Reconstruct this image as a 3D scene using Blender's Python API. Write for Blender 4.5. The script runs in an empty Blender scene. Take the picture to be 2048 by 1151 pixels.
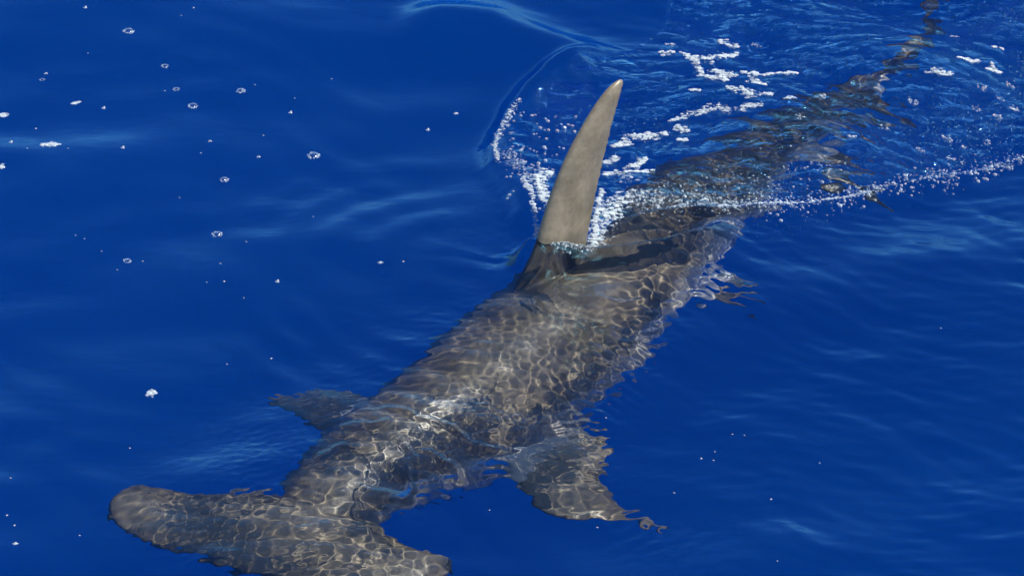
import bpy, bmesh, math, random
import numpy as np
from mathutils import Vector

# ------------------------------------------------------------------ camera, sky, sun, exposure
S = bpy.context.scene
SWELL = 1551
COL = S.collection
DEP = math.radians(31.5)          # how steeply the boat's rail looks down on the water
DIST = 12.0
CH, CY = DIST * math.sin(DEP), -DIST * math.cos(DEP)
cam = bpy.data.cameras.new('camera')
camo = bpy.data.objects.new('camera', cam)
COL.objects.link(camo)
camo.location = (0, CY, CH)
camo.rotation_euler = (math.pi / 2 - DEP, 0, 0)
cam.sensor_width = 36
cam.lens = 8100 / 2048 * 36
cam.clip_end = 3000
S.camera = camo

SUN_EL, SUN_AZ = math.radians(54), math.radians(108)   # azimuth clockwise from +y
world = bpy.data.worlds.new('World')
S.world = world
world.use_nodes = True
wn = world.node_tree
sky = wn.nodes.new('ShaderNodeTexSky')
sky.sky_type = 'NISHITA'
sky.sun_disc = False
sky.sun_elevation = SUN_EL
sky.sun_rotation = SUN_AZ
sky.dust_density = 0.3
sky.ozone_density = 2.0
wn.links.new(sky.outputs[0], wn.nodes['Background'].inputs[0])
wn.nodes['Background'].inputs[1].default_value = 0.11
sd = bpy.data.lights.new('sun', 'SUN')
sd.energy = 5.0
sd.angle = math.radians(0.5)
sd.color = (1.0, 0.93, 0.77)
sd.cycles.is_caustics_light = True
suno = bpy.data.objects.new('sun', sd)
COL.objects.link(suno)
to_sun = Vector((math.sin(SUN_AZ) * math.cos(SUN_EL), math.cos(SUN_AZ) * math.cos(SUN_EL), math.sin(SUN_EL)))
suno.rotation_euler = to_sun.to_track_quat('Z', 'Y').to_euler()
suno.location = to_sun * 30
S.view_settings.view_transform = 'Standard'
S.view_settings.look = 'None'
S.view_settings.exposure = 1.0
S.view_settings.gamma = 1
S.cycles.caustics_refractive = True
S.cycles.blur_glossy = 0.3

rnd = random.Random(7)
rng = np.random.default_rng(11)

# ------------------------------------------------------------------ places measured along the line of sight
F = 8100.0
def ray(px, py):
    x, y, z = (px - 1024) / F, -(py - 575.5) / F, -1.0
    a = math.pi / 2 - DEP
    return np.array([x, y * math.cos(a) - z * math.sin(a), y * math.sin(a) + z * math.cos(a)])
C0 = np.array([0, CY, CH])
def on_water(px, py, z=0.0):
    d = ray(px, py)
    return C0 + d * ((z - CH) / d[2])
def below(px, py, z):
    """point at height z (negative) seen through a flat water surface"""
    if z >= 0: return on_water(px, py, z)
    d = ray(px, py); d = d / np.linalg.norm(d)
    p = C0 + d * (-CH / d[2])
    r = 1 / 1.333
    c = -d[2]
    k = math.sqrt(1 - r * r * (1 - c * c))
    t = r * d + np.array([0, 0, r * c - k])
    return p + t * (z / t[2])
def on_plane(px, py, p0, n):
    d = ray(px, py)
    return C0 + d * (np.dot(np.array(p0) - C0, n) / np.dot(d, n))

# ------------------------------------------------------------------ helpers
def tag(o, label=None, cat=None, group=None, kind=None):
    if label: o['label'] = label
    if cat: o['category'] = cat
    if group: o['group'] = group
    if kind: o['kind'] = kind
    return o
def link(name, me, mat=None, parent=None):
    o = bpy.data.objects.new(name, me)
    COL.objects.link(o)
    if mat and me is not None and not me.materials: me.materials.append(mat)
    if parent: o.parent = parent
    return o
def mesh_np(name, v, quads=None, tris=None, smooth=True):
    me = bpy.data.meshes.new(name)
    v = np.asarray(v, dtype=np.float32)
    me.vertices.add(len(v)); me.vertices.foreach_set('co', v.ravel())
    idx, st, n = [], [], 0
    if quads is not None and len(quads):
        q = np.asarray(quads, dtype=np.int32); idx.append(q.ravel()); st.append(n + np.arange(0, q.size, 4)); n += q.size
    if tris is not None and len(tris):
        q = np.asarray(tris, dtype=np.int32); idx.append(q.ravel()); st.append(n + np.arange(0, q.size, 3)); n += q.size
    idx = np.concatenate(idx); st = np.concatenate(st)
    me.loops.add(len(idx)); me.loops.foreach_set('vertex_index', idx)
    me.polygons.add(len(st)); me.polygons.foreach_set('loop_start', st)
    me.update(calc_edges=True)
    me.polygons.foreach_set('use_smooth', [smooth] * len(st))
    return me
def new_mat(name):
    m = bpy.data.materials.new(name); m.use_nodes = True
    t = m.node_tree; t.nodes.clear()
    return m, t, t.nodes.new('ShaderNodeOutputMaterial')
def N(t, kind, **kw):
    n = t.nodes.new(kind)
    for k, v in kw.items():
        if k in n.inputs: n.inputs[k].default_value = v
        else: setattr(n, k, v)
    return n
def ramp(t, src, stops):
    r = t.nodes.new('ShaderNodeValToRGB')
    e = r.color_ramp.elements
    while len(e) < len(stops): e.new(0.5)
    for el, (p, c) in zip(e, stops):
        el.position = p; el.color = (*c, 1) if len(c) == 3 else c
    t.links.new(src, r.inputs[0])
    return r

# ------------------------------------------------------------------ the shape of the sea surface
def poly_dist(x, y, pts, signed=False):
    """distance to a polyline, arc position 0..1 along it, signed side"""
    best = np.full(x.shape, 1e9); pos = np.zeros(x.shape); side = np.zeros(x.shape)
    pts = np.array(pts)[:, :2]
    L = np.linalg.norm(np.diff(pts, axis=0), axis=1); cum = np.concatenate([[0], np.cumsum(L)])
    for i in range(len(pts) - 1):
        a, b = pts[i], pts[i + 1]; ab = b - a
        t = np.clip(((x - a[0]) * ab[0] + (y - a[1]) * ab[1]) / (L[i] ** 2), 0, 1)
        dx, dy = x - a[0] - t * ab[0], y - a[1] - t * ab[1]
        d = np.hypot(dx, dy); m = d < best
        best = np.where(m, d, best); pos = np.where(m, (cum[i] + t * L[i]) / cum[-1], pos)
        side = np.where(m, np.sign(ab[0] * dy - ab[1] * dx), side)
    return best, pos, side
def smooth(x, a, b):
    t = np.clip((x - a) / (b - a), 0, 1)
    return t * t * (3 - 2 * t)
def spline(pts, n=40):
    pts = np.array(pts, dtype=float); m = len(pts); out = []
    P = np.vstack([2 * pts[0] - pts[1], pts, 2 * pts[-1] - pts[-2]])
    for u in np.linspace(0, m - 1 - 1e-9, n):
        i = int(u); f = u - i
        a, b, c, d = P[i], P[i + 1], P[i + 2], P[i + 3]
        out.append(0.5 * (2 * b + (c - a) * f + (2 * a - 5 * b + 4 * c - d) * f * f + (3 * b - a - 3 * c + d) * f ** 3))
    return np.array(out)
def W(lst): return np.array([on_water(*p)[:2] for p in lst])

EDGE = W([(1188, 480), (1230, 455), (1290, 428), (1370, 422), (1460, 424), (1540, 414), (1620, 402), (1700, 384), (1780, 358), (1860, 336), (1950, 314), (2048, 284), (2200, 240), (2500, 160)])
ARC = W([(1066, 470), (1052, 420), (1040, 385), (1012, 350), (992, 322), (990, 285), (1008, 245), (1030, 205), (1060, 170), (1100, 140), (1150, 120), (1215, 106)])
BAND = W([(760, 52), (850, 54), (980, 60), (1070, 84), (1150, 104), (1215, 118), (1300, 140)])
FLANK = W([(1420, 560), (1340, 640), (1240, 740), (1190, 830), (1150, 900), (1230, 985), (1330, 1040)])
TS = np.array([math.sin(SUN_AZ), math.cos(SUN_AZ)])
LENS = [(W([(700, 800), (770, 815), (850, 850), (900, 880), (975, 905)]) + TS * .07, .0068, .0170),
        (W([(575, 908), (640, 885), (700, 880)]) + TS * .07, .0052, .0160),
        (W([(745, 850), (770, 900), (770, 960), (760, 1010)]) + TS * .07, .0052, .0160),
        (W([(800, 880), (850, 930), (880, 960)]) + TS * .07, .0052, .0160),
        (W([(640, 850), (690, 835), (730, 842)]) + TS * .07, .0045, .0150),
        (W([(1085, 575), (1110, 592), (1180, 602), (1260, 600)]) + TS * .05, .0055, .0150),
        (W([(1080, 520), (1078, 560), (1092, 592)]) + TS * .05, .004, .011)]
SPLASH = W([(975, 520), (1010, 512), (1040, 524), (1066, 508)])
LIP = W([(1020, 575), (1046, 530), (1075, 503), (1100, 506), (1150, 516), (1200, 519), (1260, 514), (1330, 500), (1400, 478), (1450, 450), (1480, 428)])
WAKE = np.vstack([ARC, W([(1260, 90), (1330, 40), (1350, -60), (1500, -300)]), W([(2900, -300), (2900, 100)]), EDGE[::-1], W([(1180, 505), (1075, 498)])])
def inside(x, y, poly):
    r = np.zeros(x.shape, bool); n = len(poly)
    for i in range(n):
        x1, y1 = poly[i]; x2, y2 = poly[(i + 1) % n]
        if y1 == y2: continue
        c = ((y1 > y) != (y2 > y)) & (x < (x2 - x1) * (y - y1) / (y2 - y1) + x1)
        r ^= c
    return r
def waves(x, y, n, lo, hi, slope, seed, d0=None, spread=math.pi, sharp=0):
    g = np.random.default_rng(seed); z = np.zeros(x.shape)
    for _ in range(n):
        lam = math.exp(g.uniform(math.log(lo), math.log(hi))); k = 2 * math.pi / lam
        t = (g.uniform(0, 2 * math.pi) if d0 is None else d0 + g.normal(0, spread))
        ph = k * (x * math.cos(t) + y * math.sin(t)) + g.uniform(0, 6.283)
        a = slope / k / math.sqrt(n / 2)
        s = np.sin(ph)
        if sharp: s = s + sharp * np.cos(2 * ph) * 0.5
        z += a * s
    return z
def height(x, y):
    x = np.asarray(x, float); y = np.asarray(y, float)
    near = smooth(1.95 - np.abs(x), 0, .25) * smooth(2.2 - y, 0, .3) * smooth(y + 1.75, 0, .2)
    # slow swell
    z = waves(x, y, 14, .6, 2.2, .062, SWELL)
    z += waves(x, y, 6, 4, 14, .05, 4)
    dbd = poly_dist(x, y, BODY_PATH)[0]
    z = z * (1 - .8 * np.exp(-(dbd / .45) ** 4)) + .012 * np.exp(-(dbd / .35) ** 2)
    far = 1 - near
    z += waves(x, y, 24, .9, 2.2, .09, 5) * far
    wx = x + .05 * np.sin(3.1 * y + 1) + .03 * np.sin(7.3 * x + 4.1 * y)
    wy = y + .04 * np.sin(4.3 * x + 2) + .03 * np.sin(6.1 * y - 3.7 * x)
    din = inside(x, y, WAKE)
    d_arc, p_arc, _ = poly_dist(x, y, ARC)
    d_edge, p_edge, _ = poly_dist(x, y, EDGE)
    dd = np.minimum(d_arc, d_edge)
    m_wake = np.where(din, smooth(dd, 0, .07), 0.0)
    # long low ripples on the calm water to the left, running off the shark's shoulder
    c1 = on_water(1010, 560)
    r1 = np.hypot(x - c1[0], y - c1[1])
    calm = 1 - m_wake
    left = smooth(-(x - .1 * y), -.2, .4)
    z += near * calm * waves(wx, wy, 14, .16, .5, .05, 6, d0=math.radians(80), spread=.5)
    z += near * calm * .0022 * (.6 + .6 * np.sin(4 * x + 7 * y)) * np.sin(2 * math.pi * (r1 - .1 * np.sin(3 * y)) / .15 + 1.6 * np.sin(5 * x + 2 * y)) * np.exp(-((r1 - .55) / .33) ** 2) * smooth(c1[0] - x, 0, .25)
    # fine wind ripples: strongest at lower right
    right = smooth(x + .15 * y, .1, .7)
    z += near * calm * (0.15 + right * .85) * waves(wx, wy, 26, .05, .2, .062, 7, d0=math.radians(75), spread=.45)
    # small lens-like ripples thrown up above the moving body
    db, pb, _ = poly_dist(x, y, BODY_PATH)
    over = np.exp(-(db / .42) ** 2)
    over2 = over * smooth(pb, .62, .15)
    patch = .35 + 1.0 * smooth(waves(x, y, 12, .25, .7, 1.0, 21) * 9, -1, 1)
    back = 1 - .80 * np.exp(-((pb - .47) / .15) ** 2) * smooth(.30 - db, 0, .22)
    z += near * calm * over * patch * back * (1 - .62 * over2) * waves(wx, wy, 40, .028, .070, RIP1, 8)
    dfl, pfl, _ = poly_dist(x, y, FLANK)
    z += near * calm * np.exp(-(dfl / .11) ** 2) * waves(wx, wy, 40, .022, .07, .105, 22, d0=math.radians(70), spread=.8)
    for ln, hh, sg in LENS:  # ridges added to focus the sun into bright bands on the skin
        d_, p_, _ = poly_dist(x + .012 * np.sin(38 * y + 20 * x) + .006 * np.sin(90 * x), y + .010 * np.sin(43 * x), ln)
        z += near * calm * hh * np.exp(-(d_ / sg) ** 2) * smooth(p_, 0, .15) * smooth(1 - p_, 0, .15)
    z += near * calm * over2 * (1.5 - patch) * waves(x, y, 36, .020, .042, RIP2, 9)
    z += near * calm * over * waves(wx, wy, 16, .09, .26, .06, 10)
    z += near * calm * over2 * waves(wx, wy, 22, .055, .13, .045, 24)
    # broken water inside the wake
    trb = waves(wx, wy, 50, .06, .32, .19, 12, d0=math.radians(72), spread=.65, sharp=.6)
    fine = waves(wx, wy, 40, .022, .05, .05, 13, d0=math.radians(75), spread=.8)
    mod = .75 + .4 * np.sin(9 * x + 3 * np.sin(5 * y)) * np.sin(8 * y + 2 * np.sin(6 * x))
    z += near * m_wake * (trb + fine * mod)
    z += near * m_wake * waves(wx, wy, 10, .35, .8, .10, 14, d0=math.radians(60), spread=.5)
    # ridges: rim of the bow wave, far crest, long wake edge
    warc = np.where(din, .14, .045)
    z += near * .042 * np.exp(-(d_arc / warc) ** 2) * smooth(p_arc, 0, .1) * smooth(1.02 - p_arc, 0, .15)
    z += near * .012 * np.exp(-(d_edge / .022) ** 2) * smooth(p_edge, .02, .08)
    db2, p2, s2 = poly_dist(x, y, BAND)
    wid = np.where(s2 > 0, .12, .20)
    z += near * .066 * np.exp(-(db2 / wid) ** 2) * smooth(p2, 0, .22) * smooth(1.02 - p2, 0, .3)
    # lip of water round the fin and the hollow behind it
    dl, pl, sl = poly_dist(x, y, LIP)
    lipw = smooth(pl, .07, .20) * smooth(1.0 - pl, 0, .3)
    z += near * lipw * np.where(sl > 0, .040 * np.exp(-(dl / .03) ** 2) - .03 * smooth(dl, .0, .09) * np.exp(-(dl / .22) ** 2), .040 * np.exp(-(dl / .10) ** 2))
    pf_ = on_water(1062, 520)
    z += near * .024 * np.exp(-((x - pf_[0]) ** 2 + (y - pf_[1]) ** 2) / .10 ** 2)
    dh, ph_, _ = poly_dist(x, y, W([(1105, 552), (1185, 560)]) + TS * .04)
    z -= near * .010 * np.exp(-(dh / .06) ** 2)  # dip added to spread the sunlight and darken the fin base
    ds, ps, _ = poly_dist(x, y, SPLASH)
    z += near * .009 * np.exp(-(ds / .022) ** 2) * smooth(ps, 0, .4) * smooth(1 - ps, 0, .1)
    return z
RIP1, RIP2 = .092, .105

# body axis, from the neck to the root of the tail: picture point, height, half width, half height
AX = [  # px, py, z, a, b
    (600, 1078, -.27, .13, .060),
    (655, 1010, -.29, .155, .105),
    (745, 930, -.32, .190, .165),
    (880, 850, -.36, .235, .225),
    (1035, 732, -.385, .255, .255),
    (1160, 625, -.385, .250, .265),
    (1260, 520, -.385, .225, .250),
    (1350, 430, -.36, .185, .210),
    (1480, 330, -.38, .135, .160),
    (1600, 250, -.37, .085, .105),
    (1690, 195, -.34, .055, .065),
    (1760, 145, -.33, .030, .050),
]
axp = np.array([np.concatenate([below(a[0], a[1], a[2]), [a[3], a[4]]]) for a in AX])
AXS = spline(axp, 90)
BODY_PATH = np.array([on_water(a[0], a[1])[:2] for a in AX])

# ------------------------------------------------------------------ water sheet
def axis_coords(lo, hi, step, far):
    mid = np.arange(lo, hi + step / 2, step)
    out = []; d = step
    p = hi
    while p < far:
        d *= 1.22; p += d; out.append(p)
    o = np.array(out) - hi
    return np.concatenate([(lo - o)[::-1], mid, hi + o])
xs = axis_coords(-1.85, 1.85, .0052, 900)
ys = axis_coords(-1.65, 2.05, .0052, 900)
X, Y = np.meshgrid(xs, ys)
H = height(X, Y)
I = np.arange(X.size).reshape(X.shape)
q = np.stack([I[:-1, :-1], I[:-1, 1:], I[1:, 1:], I[1:, :-1]], -1).reshape(-1, 4)
wme = mesh_np('sea_surface', np.stack([X, Y, H], -1).reshape(-1, 3), quads=q)
wat = wme.attributes.new('broken', 'FLOAT', 'POINT')
wat.data.foreach_set('value', np.where(inside(X, Y, WAKE), smooth(np.minimum(poly_dist(X, Y, ARC)[0], poly_dist(X, Y, EDGE)[0]), 0, .1), 0.0).astype(np.float32).ravel())
from bisect import bisect
def h_at(x, y):
    i = min(max(bisect(xs, x) - 1, 0), len(xs) - 2); j = min(max(bisect(ys, y) - 1, 0), len(ys) - 2)
    fx = (x - xs[i]) / (xs[i + 1] - xs[i]); fy = (y - ys[j]) / (ys[j + 1] - ys[j])
    return (H[j, i] * (1 - fx) + H[j, i + 1] * fx) * (1 - fy) + (H[j + 1, i] * (1 - fx) + H[j + 1, i + 1] * fx) * fy

m, t, o = new_mat('sea water')
rf = N(t, 'ShaderNodeBsdfRefraction', IOR=1.333, Roughness=0.0, Color=(.90, .915, .93, 1))
gl = N(t, 'ShaderNodeBsdfGlossy', Roughness=.05, Color=(.22, .62, 1, 1))
fr = N(t, 'ShaderNodeFresnel', IOR=1.345)
mx = N(t, 'ShaderNodeMixShader')
tc = N(t, 'ShaderNodeNewGeometry')
nz = N(t, 'ShaderNodeTexNoise', Scale=30.0, Detail=4.0, Roughness=.6, Distortion=.6)
mp = N(t, 'ShaderNodeMapping'); mp.inputs['Scale'].default_value = (.35, 1, 1)
t.links.new(tc.outputs['Position'], mp.inputs[0]); t.links.new(mp.outputs[0], nz.inputs['Vector'])
bp = N(t, 'ShaderNodeBump', Strength=.25, Distance=.046)
wa = N(t, 'ShaderNodeAttribute'); wa.attribute_name = 'broken'
ws = N(t, 'ShaderNodeMath', operation='MULTIPLY_ADD'); ws.inputs[1].default_value = .95; ws.inputs[2].default_value = .05
t.links.new(wa.outputs['Fac'], ws.inputs[0]); t.links.new(ws.outputs[0], bp.inputs['Strength'])
t.links.new(nz.outputs[0], bp.inputs['Height']); t.links.new(bp.outputs[0], gl.inputs['Normal']); t.links.new(bp.outputs[0], fr.inputs['Normal'])
t.links.new(fr.outputs[0], mx.inputs[0]); t.links.new(rf.outputs[0], mx.inputs[1]); t.links.new(gl.outputs[0], mx.inputs[2])
t.links.new(mx.outputs[0], o.inputs[0])
sea = link('sea_surface', wme, m)
sea.cycles.is_caustics_caster = True
tag(sea, kind='structure')

# water further down: an even blue medium, and an added blue sheet painted as light scattered back up
m, t, o = new_mat('deep blue water')
va = N(t, 'ShaderNodeVolumeAbsorption', Density=3.0, Color=(.0, .95, .992, 1))
vs = N(t, 'ShaderNodeVolumeScatter', Density=.5, Color=(.0, .55, 1.0, 1), Anisotropy=.3)
ad = N(t, 'ShaderNodeAddShader')
t.links.new(va.outputs[0], ad.inputs[0]); t.links.new(vs.outputs[0], ad.inputs[1]); t.links.new(ad.outputs[0], o.inputs[1])
S.cycles.volume_bounces = 3
TOP = -.76
me = bpy.data.meshes.new('water_depths')
bm = bmesh.new(); bmesh.ops.create_cube(bm, size=1); bm.to_mesh(me); bm.free()
wd = link('water_depths', me, m)
wd.scale = (1700, 1700, 2.6); wd.location = (0, 0, TOP - 1.3)
tag(wd, kind='structure')
m, t, o = new_mat('painted upwelling light')
pb = N(t, 'ShaderNodeBsdfDiffuse', Color=(.0, .27, .99, 1))
t.links.new(pb.outputs[0], o.inputs[0])
me = mesh_np('upwelling_light_sheet', [(-840, -840, -2.1), (840, -840, -2.1), (840, 840, -2.1), (-840, 840, -2.1)], quads=[(0, 1, 2, 3)], smooth=False)
tag(link('upwelling_light_sheet', me, m), kind='structure')

# ------------------------------------------------------------------ the shark
def loft(rings, cap=True):
    """rings: list of (n,3) arrays, closed loops"""
    n = len(rings[0]); v = np.vstack(rings); qs = []; ts = []
    for i in range(len(rings) - 1):
        for k in range(n):
            a, b = i * n + k, i * n + (k + 1) % n
            qs.append((a, b, b + n, a + n))
    if cap:
        for i, flip in ((0, True), (len(rings) - 1, False)):
            c = len(v); v = np.vstack([v, rings[i].mean(0)])
            for k in range(n):
                a, b = i * n + k, i * n + (k + 1) % n
                ts.append((b, a, c) if flip else (a, b, c))
    return v, qs, ts
parts_v, parts_q, parts_t = [], [], []
def add(v, qs, ts):
    off = sum(len(p) for p in parts_v)
    parts_v.append(v)
    parts_q.extend([tuple(i + off for i in f) for f in qs]); parts_t.extend([tuple(i + off for i in f) for f in ts])

# trunk
rings = []
K = 40
for i, s in enumerate(AXS):
    p = s[:3]; d = AXS[min(i + 1, len(AXS) - 1)][:3] - AXS[max(i - 1, 0)][:3]
    d /= np.linalg.norm(d)
    side = np.cross(d, [0, 0, 1]); side /= np.linalg.norm(side); up = np.cross(side, d)
    r = []
    for k in range(K):
        th = 2 * math.pi * k / K
        c, sn = math.cos(th), math.sin(th)
        ridge = 1 + .06 * max(sn, 0) ** 6
        flat = .86 if sn < 0 else 1.0
        r.append(p + side * c * s[3] * (1 - .12 * max(sn, 0)) + up * sn * s[4] * ridge * flat)
    rings.append(np.array(r))
add(*loft(rings))

# hammer: front and rear edge across the head
HM = [  # rear px, front px, z, half thickness
    ((219, 1004), (219, 1018), -.235, .014),
    ((226, 988), (225, 1032), -.232, .028),
    ((248, 973), (246, 1050), -.228, .038),
    ((290, 966), (292, 1070), -.222, .042),
    ((345, 972), (350, 1090), -.215, .044),
    ((420, 984), (428, 1113), -.208, .050),
    ((500, 982), (515, 1136), -.202, .060),
    ((590, 990), (610, 1160), -.200, .072),
    ((690, 1020), (700, 1176), -.202, .068),
    ((770, 1058), (775, 1176), -.208, .052),
    ((820, 1085), (820, 1166), -.215, .042),
    ((860, 1100), (855, 1150), -.222, .034),
    ((884, 1110), (880, 1134), -.228, .022),
    ((890, 1116), (889, 1124), -.230, .012),
]
hm = np.array([np.concatenate([below(*r, z - .07), below(*f, z - .07), [th]]) for r, f, z, th in HM])
HS = spline(hm, 70)
rings = []
for s in HS:
    rr, ff, th = s[:3], s[3:6], max(s[6], .008)
    c, hv = (rr + ff) / 2, (ff - rr) / 2
    r = []
    for k in range(32):
        a = 2 * math.pi * k / 32
        cs, sn = math.cos(a), math.sin(a)
        cs2 = math.copysign(abs(cs) ** .9, cs)
        r.append(c + hv * cs2 + np.array([0, 0, 1]) * sn * th * (1 - .25 * cs))
    rings.append(np.array(r))
add(*loft(rings))

def blade(lead, trail, th_root, th_tip, nrm_fn=None, n=40, m=24, front=.35):
    """a fin from its leading and trailing edges (root to tip), lens-shaped in section"""
    L, T = spline(lead, n), spline(trail, n)
    rings = []
    for i in range(n):
        f = i / (n - 1)
        c = T[i] - L[i]; span = (L[min(i + 1, n - 1)] + T[min(i + 1, n - 1)] - L[max(i - 1, 0)] - T[max(i - 1, 0)])
        nn = np.cross(c, span); nn /= max(np.linalg.norm(nn), 1e-9)
        th = th_root + (th_tip - th_root) * f
        th = min(th, max(np.linalg.norm(c) * .45, .005))
        r = []
        for k in range(m):
            a = 2 * math.pi * k / m
            u = .5 - .5 * math.cos(a)
            prof = (math.sqrt(u) * (1 - u) * 2.6) * .85 + .22 * math.sin(math.pi * u) + .0
            r.append(L[i] + c * u + nn * math.copysign(1, math.sin(a)) * (th / 2) * (prof if 0 < k < m and k != m // 2 else 0))
        rings.append(np.array(r))
    return loft(rings)

# first dorsal fin, standing in its own upright plane
FU = np.array([math.cos(math.radians(37)), math.sin(math.radians(37)), 0])
FN = np.array([FU[1], -FU[0], 0])
P0 = on_water(1070, 500, .03)
fp = lambda lst: [on_plane(x, y, P0, FN) for x, y in lst]
lead = fp([(1026, 640), (1046, 575), (1060, 530), (1070, 497), (1086, 440), (1108, 374), (1133, 313), (1158, 265), (1184, 221), (1208, 187), (1230, 164), (1243, 157)])
trail = fp([(1172, 740), (1165, 640), (1164, 570), (1172, 505), (1183, 440), (1193, 390), (1203, 342), (1215, 292), (1227, 242), (1239, 200), (1246, 172), (1248, 160)])
add(*blade(lead, trail, .090, .018, n=70, m=28))
# fillet between the back and the fin's front edge
# left pectoral fin (nearer the boat)
def pf(lst): return [below(x, y, z) for x, y, z in lst]
add(*blade(pf([(900, 880, -.36), (985, 915, -.40), (1040, 966, -.42), (1110, 998, -.44), (1205, 1006, -.47), (1270, 1020, -.57), (1318, 1046, -.72), (1338, 1052, -.80)]),
           pf([(1110, 790, -.36), (1165, 822, -.40), (1210, 862, -.43), (1190, 902, -.45), (1192, 945, -.475), (1226, 984, -.58), (1292, 1026, -.72), (1342, 1046, -.80)]), .065, .012, n=60))
# right pectoral fin (beyond the body)
add(*blade(pf([(760, 860, -.36), (700, 862, -.42), (655, 856, -.50), (620, 845, -.57), (588, 824, -.64), (566, 805, -.72), (553, 793, -.78)]),
           pf([(860, 790, -.36), (790, 792, -.42), (730, 790, -.47), (680, 786, -.53), (640, 790, -.63), (600, 786, -.72), (562, 780, -.78)]), .06, .012, n=50))
# pelvic fins
add(*blade(pf([(1330, 540, -.40), (1395, 588, -.52), (1450, 594, -.62), (1500, 592, -.72)]),
           pf([(1390, 470, -.40), (1420, 545, -.52), (1462, 568, -.62), (1504, 588, -.72)]), .035, .010, n=30))
# second dorsal fin
A2 = below(1560, 262, -.24)
fu2 = np.array([.62, .78, 0]); up = np.array([0, 0, 1])
add(*blade([A2 + fu2 * a + up * b for a, b in ((-.10, -.08), (-.02, .0), (.05, .07), (.10, .10))],
           [A2 + fu2 * a + up * b for a, b in ((.16, -.10), (.13, .01), (.125, .06), (.14, .10))], .03, .010, n=24))
# anal fin
add(*blade(pf([(1600, 290, -.36), (1690, 345, -.46), (1762, 406, -.58)]), pf([(1660, 268, -.36), (1722, 332, -.46), (1772, 394, -.58)]), .03, .01, n=24))
# tail: long upper lobe bent along the swimming curve, short lower lobe
add(*blade(pf([(1640, 212, -.29), (1720, 150, -.27), (1790, 110, -.26), (1838, 60, -.25), (1856, 10, -.25), (1864, -60, -.25), (1868, -120, -.26)]),
           pf([(1690, 235, -.37), (1760, 178, -.36), (1822, 132, -.35), (1866, 72, -.34), (1888, 14, -.33), (1890, -50, -.31), (1876, -122, -.27)]), .035, .012, n=50))
add(*blade(pf([(1670, 215, -.28), (1740, 225, -.36), (1800, 225, -.44)]), pf([(1750, 165, -.28), (1790, 190, -.36), (1815, 212, -.44)]), .035, .012, n=24))

raw = mesh_np('raw', np.vstack(parts_v), parts_q, parts_t)
ro = bpy.data.objects.new('raw', raw); COL.objects.link(ro)
bm = bmesh.new(); bm.from_mesh(raw); bmesh.ops.recalc_face_normals(bm, faces=bm.faces); bm.to_mesh(raw); bm.free()
md = ro.modifiers.new('r', 'REMESH'); md.mode = 'VOXEL'; md.voxel_size = .0055; md.use_smooth_shade = True
ms = ro.modifiers.new('s', 'SMOOTH'); ms.iterations = 6; ms.factor = .5
dg = bpy.context.evaluated_depsgraph_get()
body_me = bpy.data.meshes.new_from_object(ro.evaluated_get(dg))
body_me.name = 'body'
bpy.data.objects.remove(ro); bpy.data.meshes.remove(raw)
nv = len(body_me.vertices)
co = np.empty(nv * 3, np.float32); body_me.vertices.foreach_get('co', co); co = co.reshape(-1, 3)
# countershading: how far round the flank towards the belly each point lies
best = np.full(nv, 1e9); bi = np.zeros(nv, int)
for i, s in enumerate(AXS):
    d = (co[:, 0] - s[0]) ** 2 + (co[:, 1] - s[1]) ** 2 + (co[:, 2] - s[2]) ** 2
    mm = d < best; best[mm] = d[mm]; bi[mm] = i
rel = (co[:, 2] - AXS[bi, 2]) / AXS[bi, 4]
pale = 1 - np.clip((rel + .3 - .35 * np.clip((bi - 38) / 15, 0, 1)) / .6, 0, 1)
r = np.sqrt(best) / np.maximum(AXS[bi, 3], AXS[bi, 4])
pale = np.where(r > 1.25, pale * .05, pale) * (.55 + .45 * np.clip((bi - 30) / 20, 0, 1))
at = body_me.attributes.new('belly', 'FLOAT', 'POINT'); at.data.foreach_set('value', pale.astype(np.float32))
body_me.polygons.foreach_set('use_smooth', [True] * len(body_me.polygons))

m, t, o = new_mat('shark skin')
P = N(t, 'ShaderNodeBsdfPrincipled', Roughness=.34)
P.inputs['Specular IOR Level'].default_value = .5
g = N(t, 'ShaderNodeTexCoord')
n1 = N(t, 'ShaderNodeTexNoise', Scale=9.0, Detail=6.0, Roughness=.65)
n2 = N(t, 'ShaderNodeTexNoise', Scale=60.0, Detail=5.0, Roughness=.7)
for nn in (n1, n2): t.links.new(g.outputs['Object'], nn.inputs['Vector'])
r1 = ramp(t, n1.outputs[0], [(.3, (.084, .071, .048)), (.5, (.130, .109, .079)), (.72, (.195, .163, .120))])
r2 = ramp(t, n2.outputs[0], [(.35, (.78, .78, .78)), (.65, (1.1, 1.1, 1.1))])
mu = N(t, 'ShaderNodeMix', data_type='RGBA', blend_type='MULTIPLY'); mu.inputs[0].default_value = .8
t.links.new(r1.outputs[0], mu.inputs[6]); t.links.new(r2.outputs[0], mu.inputs[7])
# small pale scars and nicks
vs = N(t, 'ShaderNodeTexVoronoi', Scale=14.0); vs.feature = 'F1'
mv = N(t, 'ShaderNodeMapping'); mv.inputs['Scale'].default_value = (1, .5, 1.4)
t.links.new(g.outputs['Object'], mv.inputs[0]); t.links.new(mv.outputs[0], vs.inputs['Vector'])
rs = ramp(t, vs.outputs['Distance'], [(.0, (1, 1, 1)), (.045, (.5, .5, .5)), (.08, (0, 0, 0))])
sc = N(t, 'ShaderNodeMix', data_type='RGBA'); sc.inputs[7].default_value = (.30, .25, .21, 1)
sm_ = N(t, 'ShaderNodeMath', operation='MULTIPLY'); sm_.inputs[1].default_value = .45
t.links.new(rs.outputs[0], sm_.inputs[0]); t.links.new(sm_.outputs[0], sc.inputs[0]); t.links.new(mu.outputs[2], sc.inputs[6])
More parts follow.
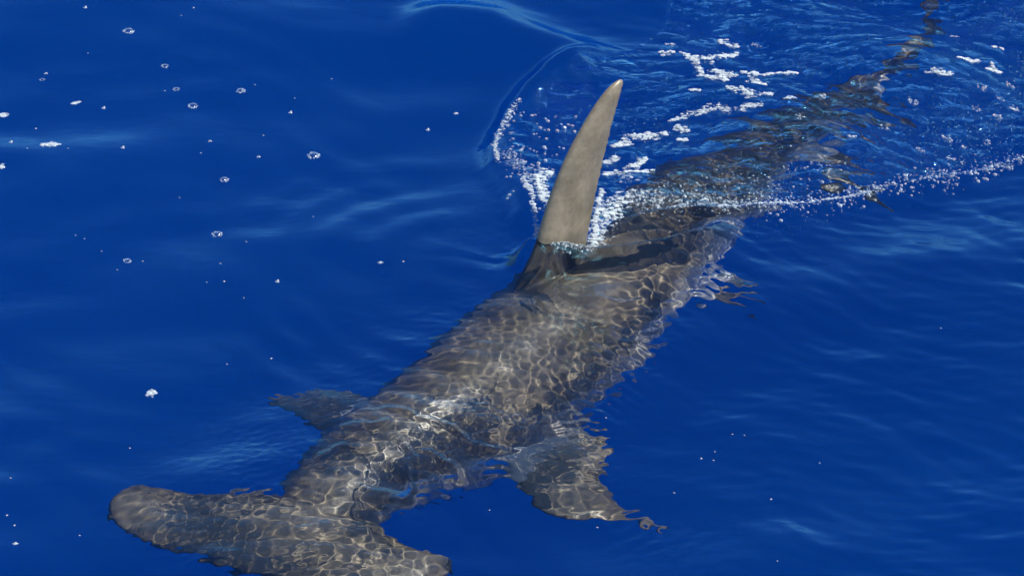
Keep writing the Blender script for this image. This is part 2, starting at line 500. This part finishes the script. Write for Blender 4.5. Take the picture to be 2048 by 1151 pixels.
# skin that is under or just splashed by the water is wet and darker; the fin above has dried
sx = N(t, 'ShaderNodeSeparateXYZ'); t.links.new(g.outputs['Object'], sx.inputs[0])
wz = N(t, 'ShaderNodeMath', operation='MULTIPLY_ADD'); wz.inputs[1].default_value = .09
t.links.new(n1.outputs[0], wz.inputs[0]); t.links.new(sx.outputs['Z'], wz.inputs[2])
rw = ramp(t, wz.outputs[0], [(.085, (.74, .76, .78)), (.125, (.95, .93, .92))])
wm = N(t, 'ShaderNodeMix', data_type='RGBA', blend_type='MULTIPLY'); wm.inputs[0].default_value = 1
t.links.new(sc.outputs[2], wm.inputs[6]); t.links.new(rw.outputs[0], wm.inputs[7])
be = N(t, 'ShaderNodeAttribute'); be.attribute_name = 'belly'
mb = N(t, 'ShaderNodeMix', data_type='RGBA'); mb.inputs[7].default_value = (.46, .46, .43, 1)
t.links.new(be.outputs['Fac'], mb.inputs[0]); t.links.new(wm.outputs[2], mb.inputs[6])
t.links.new(mb.outputs[2], P.inputs['Base Color'])
bpn = N(t, 'ShaderNodeBump', Strength=.3, Distance=.003); t.links.new(n2.outputs[0], bpn.inputs['Height']); t.links.new(bpn.outputs[0], P.inputs['Normal'])
t.links.new(P.outputs[0], o.inputs[0])
skin = m

root = bpy.data.objects.new('hammerhead_shark', None); COL.objects.link(root)
root.location = (float(AXS[45][0]), float(AXS[45][1]), 0)
tag(root, 'grey-brown hammerhead shark just under the blue surface, tall dorsal fin out of the water', 'shark')
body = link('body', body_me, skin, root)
body.matrix_parent_inverse.identity()
body_me.transform(__import__('mathutils').Matrix.Translation((-root.location.x, -root.location.y, 0)))
body.cycles.is_caustics_receiver = True
m, t, o = new_mat('shark eye')
P = N(t, 'ShaderNodeBsdfPrincipled', Roughness=.12); P.inputs['Base Color'].default_value = (.012, .012, .012, 1)
t.links.new(P.outputs[0], o.inputs[0])
for (px, py, z) in ((222, 1026, -.306), (887, 1124, -.302)):
    me = bpy.data.meshes.new('eye'); bm = bmesh.new(); bmesh.ops.create_uvsphere(bm, u_segments=20, v_segments=12, radius=.019)
    for f in bm.faces: f.smooth = True
    bm.to_mesh(me); bm.free()
    e = link('eye', me, m, root); p = below(px, py, z)
    e.location = (p[0] - root.location.x, p[1] - root.location.y, p[2]); e.scale = (.6, 1, 1)
    e.cycles.is_caustics_receiver = True

# ------------------------------------------------------------------ foam and bubbles
def bubble_mat(name, see, col):
    m, t, o = new_mat(name)
    P = N(t, 'ShaderNodeBsdfPrincipled', Roughness=.10)
    P.inputs['Base Color'].default_value = (*col, 1)
    tr = N(t, 'ShaderNodeBsdfTransparent')
    lw = N(t, 'ShaderNodeLayerWeight', Blend=.35)
    g_ = N(t, 'ShaderNodeNewGeometry')
    rr = ramp(t, lw.outputs['Facing'], [(.0, (see, see, see)), (.7, (.85, .85, .85))])
    a = N(t, 'ShaderNodeMath', operation='MULTIPLY'); b = ramp(t, g_.outputs['Random Per Island'], [(0, (.35, .35, .35)), (1, (1, 1, 1))])
    t.links.new(rr.outputs[0], a.inputs[0]); t.links.new(b.outputs[0], a.inputs[1])
    mx = N(t, 'ShaderNodeMixShader')
    t.links.new(a.outputs[0], mx.inputs[0]); t.links.new(tr.outputs[0], mx.inputs[1]); t.links.new(P.outputs[0], mx.inputs[2]); t.links.new(mx.outputs[0], o.inputs[0])
    return m
FOAM = bubble_mat('white foam bubbles', .3, (.40, .46, .53))
SUNK = bubble_mat('air bubbles under water', .3, (.16, .42, .60))  # azure haze of the water painted into the colourless bubbles
CLEAR = bubble_mat('glassy bubbles', .16, (.46, .53, .60))
m, t, o = new_mat('clear bubble film')
gl = N(t, 'ShaderNodeBsdfGlossy', Roughness=.08)
tr = N(t, 'ShaderNodeBsdfTransparent', Color=(.92, .96, 1, 1))
lw = N(t, 'ShaderNodeLayerWeight', Blend=.5)
rr = ramp(t, lw.outputs['Facing'], [(.1, (.05, .05, .05)), (.9, (.7, .7, .7))])
mx = N(t, 'ShaderNodeMixShader')
t.links.new(rr.outputs[0], mx.inputs[0]); t.links.new(tr.outputs[0], mx.inputs[1]); t.links.new(gl.outputs[0], mx.inputs[2]); t.links.new(mx.outputs[0], o.inputs[0])
FILM = m

bm = bmesh.new(); bmesh.ops.create_icosphere(bm, subdivisions=1, radius=1)
ICO_V = np.array([v.co[:] for v in bm.verts]); ICO_F = np.array([[v.index for v in f.verts] for f in bm.faces]); bm.free()
keep = [f for f in ICO_F if ICO_V[f][:, 2].max() > -.3]
ICO_F = np.array(keep)
bm = bmesh.new(); bmesh.ops.create_icosphere(bm, subdivisions=2, radius=1)
ICO2_V = np.array([v.co[:] for v in bm.verts]); ICO2_F = np.array([[v.index for v in f.verts] for f in bm.faces]); bm.free()
def cluster(name, pts, mat, film=0, **kw):
    """many little round bubbles as one mesh; pts: (x, y, r) resting on the water"""
    v, f, n = [], [], 0
    for x, y, r in pts:
        z = h_at(x, y)
        v.append(ICO_V * [r, r, r * .85] + [x, y, z + r * .15]); f.append(ICO_F + n); n += len(ICO_V)
    g = random.Random(len(pts))
    for x, y, r in pts:       # thin merged froth under and between the bubbles
        if g.random() < film:
            a, b = g.uniform(.004, .010), g.uniform(.003, .006); c, s_ = math.cos(g.uniform(-.5, .5)), 0
            z = max(h_at(x, y), h_at(x, y - b))
            v.append(ICO2_V * [a, b, .0018] + [x, y, z + .0008]); f.append(ICO2_F + n); n += len(ICO2_V)
    o = link(name, mesh_np(name, np.vstack(v), tris=np.vstack(f)), mat)
    return tag(o, **kw)
def along(pts_px, width_px, count, rmin=.003, rmax=.008, lace=.0, seed=0):
    """bubbles spread along a line on the water, thinning to ragged edges"""
    g = random.Random(seed); P = [on_water(*p) for p in pts_px]
    Ls = [math.hypot(P[i + 1][0] - P[i][0], P[i + 1][1] - P[i][1]) for i in range(len(P) - 1)]
    tot = sum(Ls); out = []; count *= 2.2
    w = width_px / 675
    ph = [g.uniform(0, 6.28) for _ in range(4)]
    while len(out) < count:
        u = g.random() * tot; i = 0; u0 = u
        while i < len(Ls) - 1 and u > Ls[i]: u -= Ls[i]; i += 1
        f = u / Ls[i]
        taper = .45 + .55 * math.sin(math.pi * min(max(u0 / tot, .03), .97))
        wob = math.sin(u0 * 55 + ph[0]) * .35 + math.sin(u0 * 131 + ph[1]) * .25
        if lace and math.sin(u0 * 37 + ph[3]) + .8 * math.sin(u0 * 83 + ph[1]) < g.uniform(-2.4, .9):
            count -= .25; continue
        d = g.gauss(0, .46)
        x = P[i][0] + (P[i + 1][0] - P[i][0]) * f + g.gauss(0, .3) * w * .6
        y = P[i][1] + (P[i + 1][1] - P[i][1]) * f + (d + wob * .5) * w * 1.5 * taper
        if lace and math.sin(x * 160 + ph[2] + 2 * math.sin(y * 90)) * math.sin(y * 120 + ph[3] + 2 * math.sin(x * 70)) > lace: 
            if g.random() < .85: count -= .3; continue
        out.append((x, y, (rmin + (rmax - rmin) * g.random() ** 3) * .60 * g.uniform(.5, 1.15)))
    return out

PATCH = [  # label, list of (line, width, count)
    ('forked patch of white foam in the broken water above the fin tip, the largest', [([(1363, 96), (1389, 115), (1405, 146), (1428, 163)], 16, 260), ([(1474, 90), (1438, 110), (1405, 118)], 12, 150), ([(1415, 134), (1472, 141)], 10, 110), ([(1416, 157), (1454, 160)], 10, 90)]),
    ('short foam streak just above the forked foam patch', [([(1438, 65), (1478, 74)], 9, 70)]),
    ('row of foam reaching right from the forked foam patch', [([(1483, 139), (1520, 140), (1558, 135)], 9, 120), ([(1568, 138), (1595, 133)], 9, 60)]),
    ('oval foam patch under the foam row right of the fork', [([(1492, 152), (1532, 161)], 12, 90)]),
    ('long thin foam streak below the oval foam patch', [([(1454, 184), (1501, 194), (1543, 195)], 10, 140)]),
    ('curved foam streak, the lowest of those right of the fin tip', [([(1340, 229), (1386, 217), (1420, 208), (1465, 216), (1524, 213)], 12, 260)]),
    ('foam patch touching the upper right edge of the dorsal fin', [([(1228, 274), (1267, 257), (1334, 254)], 14, 240), ([(1225, 275), (1268, 273)], 8, 60)]),
    ('small foam patch between the fin foam and the curved streak, upper of two', [([(1348, 247), (1376, 253)], 10, 60)]),
    ('smaller foam patch right of the fin foam, lower of two', [([(1355, 269), (1374, 271)], 7, 30)]),
    ('small lone foam fleck left of the forked foam patch', [([(1319, 97), (1346, 96)], 9, 60)]),
    ('tiny foam dash under the forked foam patch', [([(1378, 182), (1402, 185)], 5, 25)]),
    ('slanting foam streak right of the middle of the dorsal fin', [([(1244, 322), (1268, 312), (1293, 301)], 9, 90)]),
    ('foam clump touching the middle of the fin trailing edge', [([(1208, 314), (1236, 301)], 12, 70)]),
    ('foam clump touching the lower fin trailing edge', [([(1206, 350), (1243, 340)], 14, 80)]),
    ('foam dash over the tail wake, leftmost of the four at upper right', [([(1850, 150), (1902, 152)], 7, 80)]),
    ('foam streak over the tail wake, second from the left at upper right', [([(1918, 121), (1960, 114)], 8, 80)]),
    ('foam fleck near the right picture edge beside the second tail streak', [([(1972, 126), (2006, 123)], 8, 60), ([(1983, 112), (1990, 122)], 4, 12)]),
    ('thin foam dash, the topmost near the right picture edge', [([(1985, 82), (2010, 81)], 4, 24)]),
    ('small foam dash at the end of the long streak below the fork', [([(1568, 208), (1592, 203)], 5, 22)]),
]
for k, (lab, ls) in enumerate(PATCH):
    pts = []
    for j, (ln, w, c) in enumerate(ls): pts += along(ln, w, c * 1.25, .0028, .0075, .35, seed=100 + k * 7 + j)
    cluster('foam_patch', pts, FOAM, film=.16, label=lab, cat='foam', group='white foam patches floating in the wake')

SP = []
for (x, y) in [(1965, 167), (2022, 152), (1996, 206), (1897, 242), (1928, 260), (1955, 198), (1827, 195), (1767, 237), (1842, 281), (1702, 281), (2001, 177), (1340, 70), (1512, 70), (1910, 62), (1600, 250), (1640, 190), (2030, 190), (1976, 244), (1905, 282)]:
    SP += along([(x - 9, y), (x + 9, y + 2)], 9, rnd.randint(9, 20), .003, .008, seed=int(x))
cluster('bubble_glints', SP, CLEAR, label='scattered glinting bubbles on the rough wake water around the tail', cat='bubbles', kind='stuff')

# froth round the fin
FR = along([(1186, 478), (1203, 448), (1228, 420), (1262, 400)], 40, 800, .0025, .007, .3, seed=1)
FR += along([(1190, 470), (1195, 420), (1204, 385)], 14, 200, .0025, .006, seed=2)
FR += along([(1098, 425), (1085, 400), (1074, 372), (1100, 352)], 34, 420, .0025, .008, .3, seed=3)
FR += along([(1076, 480), (1070, 440), (1062, 400), (1045, 372)], 14, 190, .0025, .007, seed=4)
FR += along([(1240, 360), (1300, 330)], 40, 110, .0025, .006, seed=5)
cluster('fin_froth', FR, CLEAR, film=.15, label='white froth churned up on both sides of the dorsal fin', cat='froth', kind='stuff')
AR = along([(996, 325), (990, 290), (1003, 252), (1022, 222), (1040, 198)], 16, 420, .0025, .008, .2, seed=6)
AR += along([(1005, 320), (1040, 340), (1060, 370)], 30, 130, .0025, .007, seed=7)
g = random.Random(9)
for _ in range(190):
    x, y = g.uniform(1010, 1190), g.uniform(215, 400)
    if x > 1215 - (y - 170) * .5 - 25: continue
    if g.random() < (x - 1000) / 260: continue
    p = on_water(x, y); AR.append((p[0], p[1], g.uniform(.0025, .0075)))
cluster('bow_wave_bubbles', AR, CLEAR, label='bubbles along the curved left rim of the bow wave beside the fin', cat='bubbles', kind='stuff')
ED = along([(1250, 402), (1330, 408), (1400, 404), (1470, 404), (1540, 402), (1600, 396)], 38, 620, .003, .0095, .3, seed=8)
ED += along([(1440, 418), (1540, 410), (1600, 402), (1680, 386), (1750, 364)], 34, 280, .0025, .012, .25, seed=9)
ED += along([(1700, 376), (1780, 354), (1850, 337), (1900, 326), (1950, 314), (2000, 300), (2060, 280)], 26, 260, .0025, .013, .2, seed=10)
ED += along([(1300, 385), (1500, 360), (1700, 330)], 60, 170, .0025, .0075, seed=11)
ED += along([(1850, 320), (1950, 290), (2048, 265)], 30, 60, .0025, .007, seed=12)
ED += [(a, b, c * 1.9) for a, b, c in along([(1260, 398), (1350, 402), (1450, 400), (1540, 396), (1640, 386), (1720, 366)], 40, 90, .003, .006, seed=31)]
ED += [(a, b, c * 1.6) for a, b, c in along([(1600, 394), (1700, 376), (1850, 336), (1950, 312), (2048, 284)], 18, 60, .003, .006, seed=32)]
cluster('wake_edge_bubbles', ED, CLEAR, label='long bright line of bubbles along the right edge of the wake', cat='bubbles', kind='stuff')
FB = along([(1082, 503), (1110, 511), (1150, 517), (1192, 518)], 7, 120, .0025, .0055, seed=13)
FB += along([(1200, 492), (1240, 486), (1300, 484)], 12, 60, .002, .005, seed=14)
FB += along([(1330, 478), (1380, 468), (1400, 462)], 6, 34, .002, .005, seed=15)
FB += [(a, b, c * 1.5) for a, b, c in along([(1088, 508), (1120, 518), (1160, 522), (1192, 522)], 14, 40, .003, .006, seed=41)]
cluster('waterline_bubbles', FB, CLEAR, label='small bubbles where the dorsal fin breaks the water surface', cat='bubbles', kind='stuff')

# fine bubbles mixed down into the wake, seen as a paler blue cloud
OV = np.array([(1, 0, 0), (0, 1, 0), (-1, 0, 0), (0, -1, 0), (0, 0, 1), (0, 0, -1)], float)
OF = np.array([(0, 1, 4), (1, 2, 4), (2, 3, 4), (3, 0, 4), (1, 0, 5), (2, 1, 5), (3, 2, 5), (0, 3, 5)])
gx = rng.uniform(-.2, 2.0, 90000); gy = rng.uniform(-.2, 2.1, 90000)
ins = inside(gx, gy, WAKE)
de = np.minimum(poly_dist(gx, gy, EDGE)[0], poly_dist(gx, gy, ARC)[0])
den = np.clip(.35 + .5 * np.sin(4.1 * gx + 2.2 * np.sin(3.3 * gy)) * np.sin(5.2 * gy + 1.7 * np.sin(2.9 * gx)), .05, 1) * smooth(de, .0, .06)
ok = ins & (rng.random(90000) < den)
gx, gy = gx[ok], gy[ok]; gz = -.03 - .24 * rng.random(len(gx)) ** 1.5; gr = rng.uniform(.0008, .0026, len(gx))
gv = (OV[None] * gr[:, None, None] + np.stack([gx, gy, gz], -1)[:, None]).reshape(-1, 3)
gf = (OF[None] + 6 * np.arange(len(gx))[:, None, None]).reshape(-1, 3)
ae = link('submerged_bubbles', mesh_np('submerged_bubbles', gv, tris=gf), SUNK)
ae.cycles.is_caustics_receiver = True
tag(ae, label='cloud of fine bubbles under the wake behind the dorsal fin', cat='bubbles', kind='stuff')

# lone bubbles on the calm water
def dome_mesh(r):
    bm = bmesh.new(); bmesh.ops.create_uvsphere(bm, u_segments=24, v_segments=14, radius=r)
    bmesh.ops.delete(bm, geom=[v for v in bm.verts if v.co.z < -.001], context='VERTS')
    for v in bm.verts: v.co.z *= .62
    for f in bm.faces: f.smooth = True
    me = bpy.data.meshes.new('film'); bm.to_mesh(me); bm.free(); return me
def ring_mesh(r, seed):
    g = random.Random(seed); v, f, n = [], [], 0
    for k in range(int(26 + r * 500)):
        a = g.uniform(0, 6.283); q = r * g.gauss(.93, .12); s = g.uniform(.09, .24) * r
        if math.sin(a * 2 + seed) > .75 and g.random() < .6: continue
        v.append(ICO_V * s + [q * math.cos(a), q * math.sin(a) , s * .2]); f.append(ICO_F + n); n += len(ICO_V)
    return mesh_np('foam_ring', np.vstack(v), tris=np.vstack(f))
BIG = [  # px, py, radius px, label
    (257, 64, 13, 'large clear domed bubble near the top left, above all the other big ones'),
    (385, 195, 12, 'large dark-centred domed bubble below the two bubbles left of centre top'),
    (481, 171, 11, 'shiny oval bubble with a bright right side, level with the dark-centred dome'),
    (626, 288, 14, 'widest flat oval bubble with a white rim, nearest the fin of the big ones'),
    (447, 336, 10, 'white-rimmed oval bubble below the widest flat one and to its left'),
    (434, 444, 12, 'pointed oval bubble with dark centre, lower of the pair left of the fin base'),
    (254, 495, 9, 'ringed bubble at left with a tiny speck close on its right'),
    (330, 124, 9, 'ringed bubble between the topmost dome and the split bubble'),
    (352, 166, 8, 'split bubble with a bright arc over its top'),
    (84, 151, 6, 'small dark bubble with a white fleck just above it at upper left'),
]
def place_bubble(x, y, r, lab, k):
    p = on_water(x, y); rr = r / 675 * .86
    e = bpy.data.objects.new('bubble', None); COL.objects.link(e); e.location = (p[0], p[1], h_at(p[0], p[1]))
    tag(e, lab, 'bubble', 'larger bubbles on the calm water')
    link('film', dome_mesh(rr * .96), FILM, e); link('foam_ring', ring_mesh(rr, k), FOAM, e)
for k, (x, y, r, lab) in enumerate(BIG): place_bubble(x, y, r, lab, k)
CL = [
    ([(80, 281), (97, 278), (116, 281)], 8, 80, 'crescent raft of white foam near the left picture edge, larger than any bubble'),
    ([(294, 760), (308, 759)], 9, 46, 'lone oval clot of white foam above the shark head, left of the shark'),
    ([(-4, 216), (16, 217)], 6, 36, 'foam clot cut by the left picture edge, the upper one'),
    ([(-2, 325), (6, 326)], 6, 20, 'foam clot cut by the left picture edge, the lower one'),
    ([(144, 193), (160, 190)], 5, 26, 'beaded oval foam clot left of a smaller white fleck at upper left'),
]
for k, (ln, w, c, lab) in enumerate(CL):
    cluster('foam_clot', along(ln, w, c, .003, .006, seed=300 + k), FOAM, film=.2, label=lab, cat='foam', group='small foam clots on the calm water')
SM = [(207, 200, 6), (22, 273, 6), (246, 288, 6), (581, 203, 6), (525, 250, 3), (419, 267, 5), (516, 294, 5), (911, 207, 7), (856, 233, 6), (172, 27, 6), (170, 2, 5), (158, 11, 3),
      (760, 515, 7), (806, 514, 4), (70, 240, 4), (283, 496, 3), (447, 546, 4), (555, 546, 6), (400, 290, 3), (387, 22, 4), (175, 104, 2.5), (91, 140, 5), (12, 1014, 4), (27, 1034, 4),
      (29, 1075, 7), (157, 1053, 3), (19, 941, 3), (541, 691, 3.5), (257, 869, 3), (53, 290, 3), (135, 290, 2.5), (439, 509, 3), (328, 168, 3), (362, 36, 2), (662, 139, 2.5), (509, 160, 2),
      (588, 179, 2), (491, 467, 3), (357, 373, 2.5), (201, 478, 2), (149, 451, 2), (167, 457, 2), (412, 546, 2), (1403, 882, 4), (1427, 884, 3), (1430, 868, 2.5), (1543, 962, 4), (1489, 838, 2.5),
      (1465, 836, 2), (1708, 1139, 5), (1348, 950, 3), (625, 415, 2), (486, 577, 2), (232, 513, 2), (978, 1004, 2), (1194, 1016, 3), (1211, 825, 3), (452, 703, 2), (1555, 1094, 2.5), (1520, 300, 3), (1882, 640, 2), (1640, 890, 2)]
WORDS = {
    0: 'small oval white fleck right of the beaded foam clot, upper left',
    1: 'small white fleck far left between the two foam clots cut by the picture edge',
    2: 'small white fleck right of the crescent foam raft, level with it',
    3: 'small white fleck right of the shiny oval bubble and a little lower',
    5: 'small white fleck under the dark-centred dome, above the lower white-rimmed bubble',
    6: 'left-hand fleck just left of the widest flat oval bubble',
    7: 'oval white fleck left of the bow wave rim, upper of the two near the fin',
    8: 'white fleck left of the bow wave rim, lower of the two near the fin',
    9: 'white fleck near the top edge above and left of the topmost domed bubble',
    10: 'white fleck cut by the top picture edge at left',
    12: 'oval white fleck left of the fin base, left and larger of a pair',
    13: 'smaller right-hand fleck of the pair left of the fin base',
    14: 'small white fleck above and left of the crescent foam raft',
    16: 'small fleck among ripples below the pointed oval bubble',
    17: 'white fleck on the ripples halfway between the pointed bubble and the shark shoulder',
    19: 'small fleck near the top edge right of the topmost domed bubble',
    21: 'small white fleck directly above the small dark bubble at upper left',
    22: 'topmost of three white flecks at the lower left picture edge',
    23: 'middle of three white flecks at the lower left picture edge',
    24: 'lowest and largest of three white flecks at the lower left picture edge',
    43: 'largest white fleck of the loose group right of the pectoral fin',
    46: 'white fleck below and right of the loose group beyond the pectoral fin',
    49: 'white fleck at the bottom picture edge in the lower right',
}
sm_me = {}
for k, (x, y, r) in enumerate(SM):
    key = round(r)
    if key not in sm_me:
        g = random.Random(k); v, f, n = [], [], 0; rr = r / 675 * .8
        for j in range(3 + key):
            a = g.uniform(0, 6.28); q = rr * g.uniform(0, .8); s = rr * g.uniform(.3, .55)
            v.append(ICO_V * [s, s, s * .6] + [q * math.cos(a) * 1.3, q * math.sin(a), s * .2]); f.append(ICO_F + n); n += len(ICO_V)
        sm_me[key] = mesh_np('bubble_speck', np.vstack(v), tris=np.vstack(f))
    o_ = link('bubble_speck', sm_me[key], FOAM); p = on_water(x, y)
    o_.location = (p[0], p[1], h_at(p[0], p[1]))
    near_left = x < 950
    if k in WORDS:
        o_.name = 'bubble_fleck'
        tag(o_, WORDS[k], 'bubble', 'small bubble flecks on the open water')
    else:
        tag(o_, 'tiny white bubble speck on the calm blue water left of the fin or shark' if near_left else 'tiny white bubble speck on the rippled water right of the shark', 'bubble', 'tiny bubble specks left of the shark' if near_left else 'tiny bubble specks right of the shark')
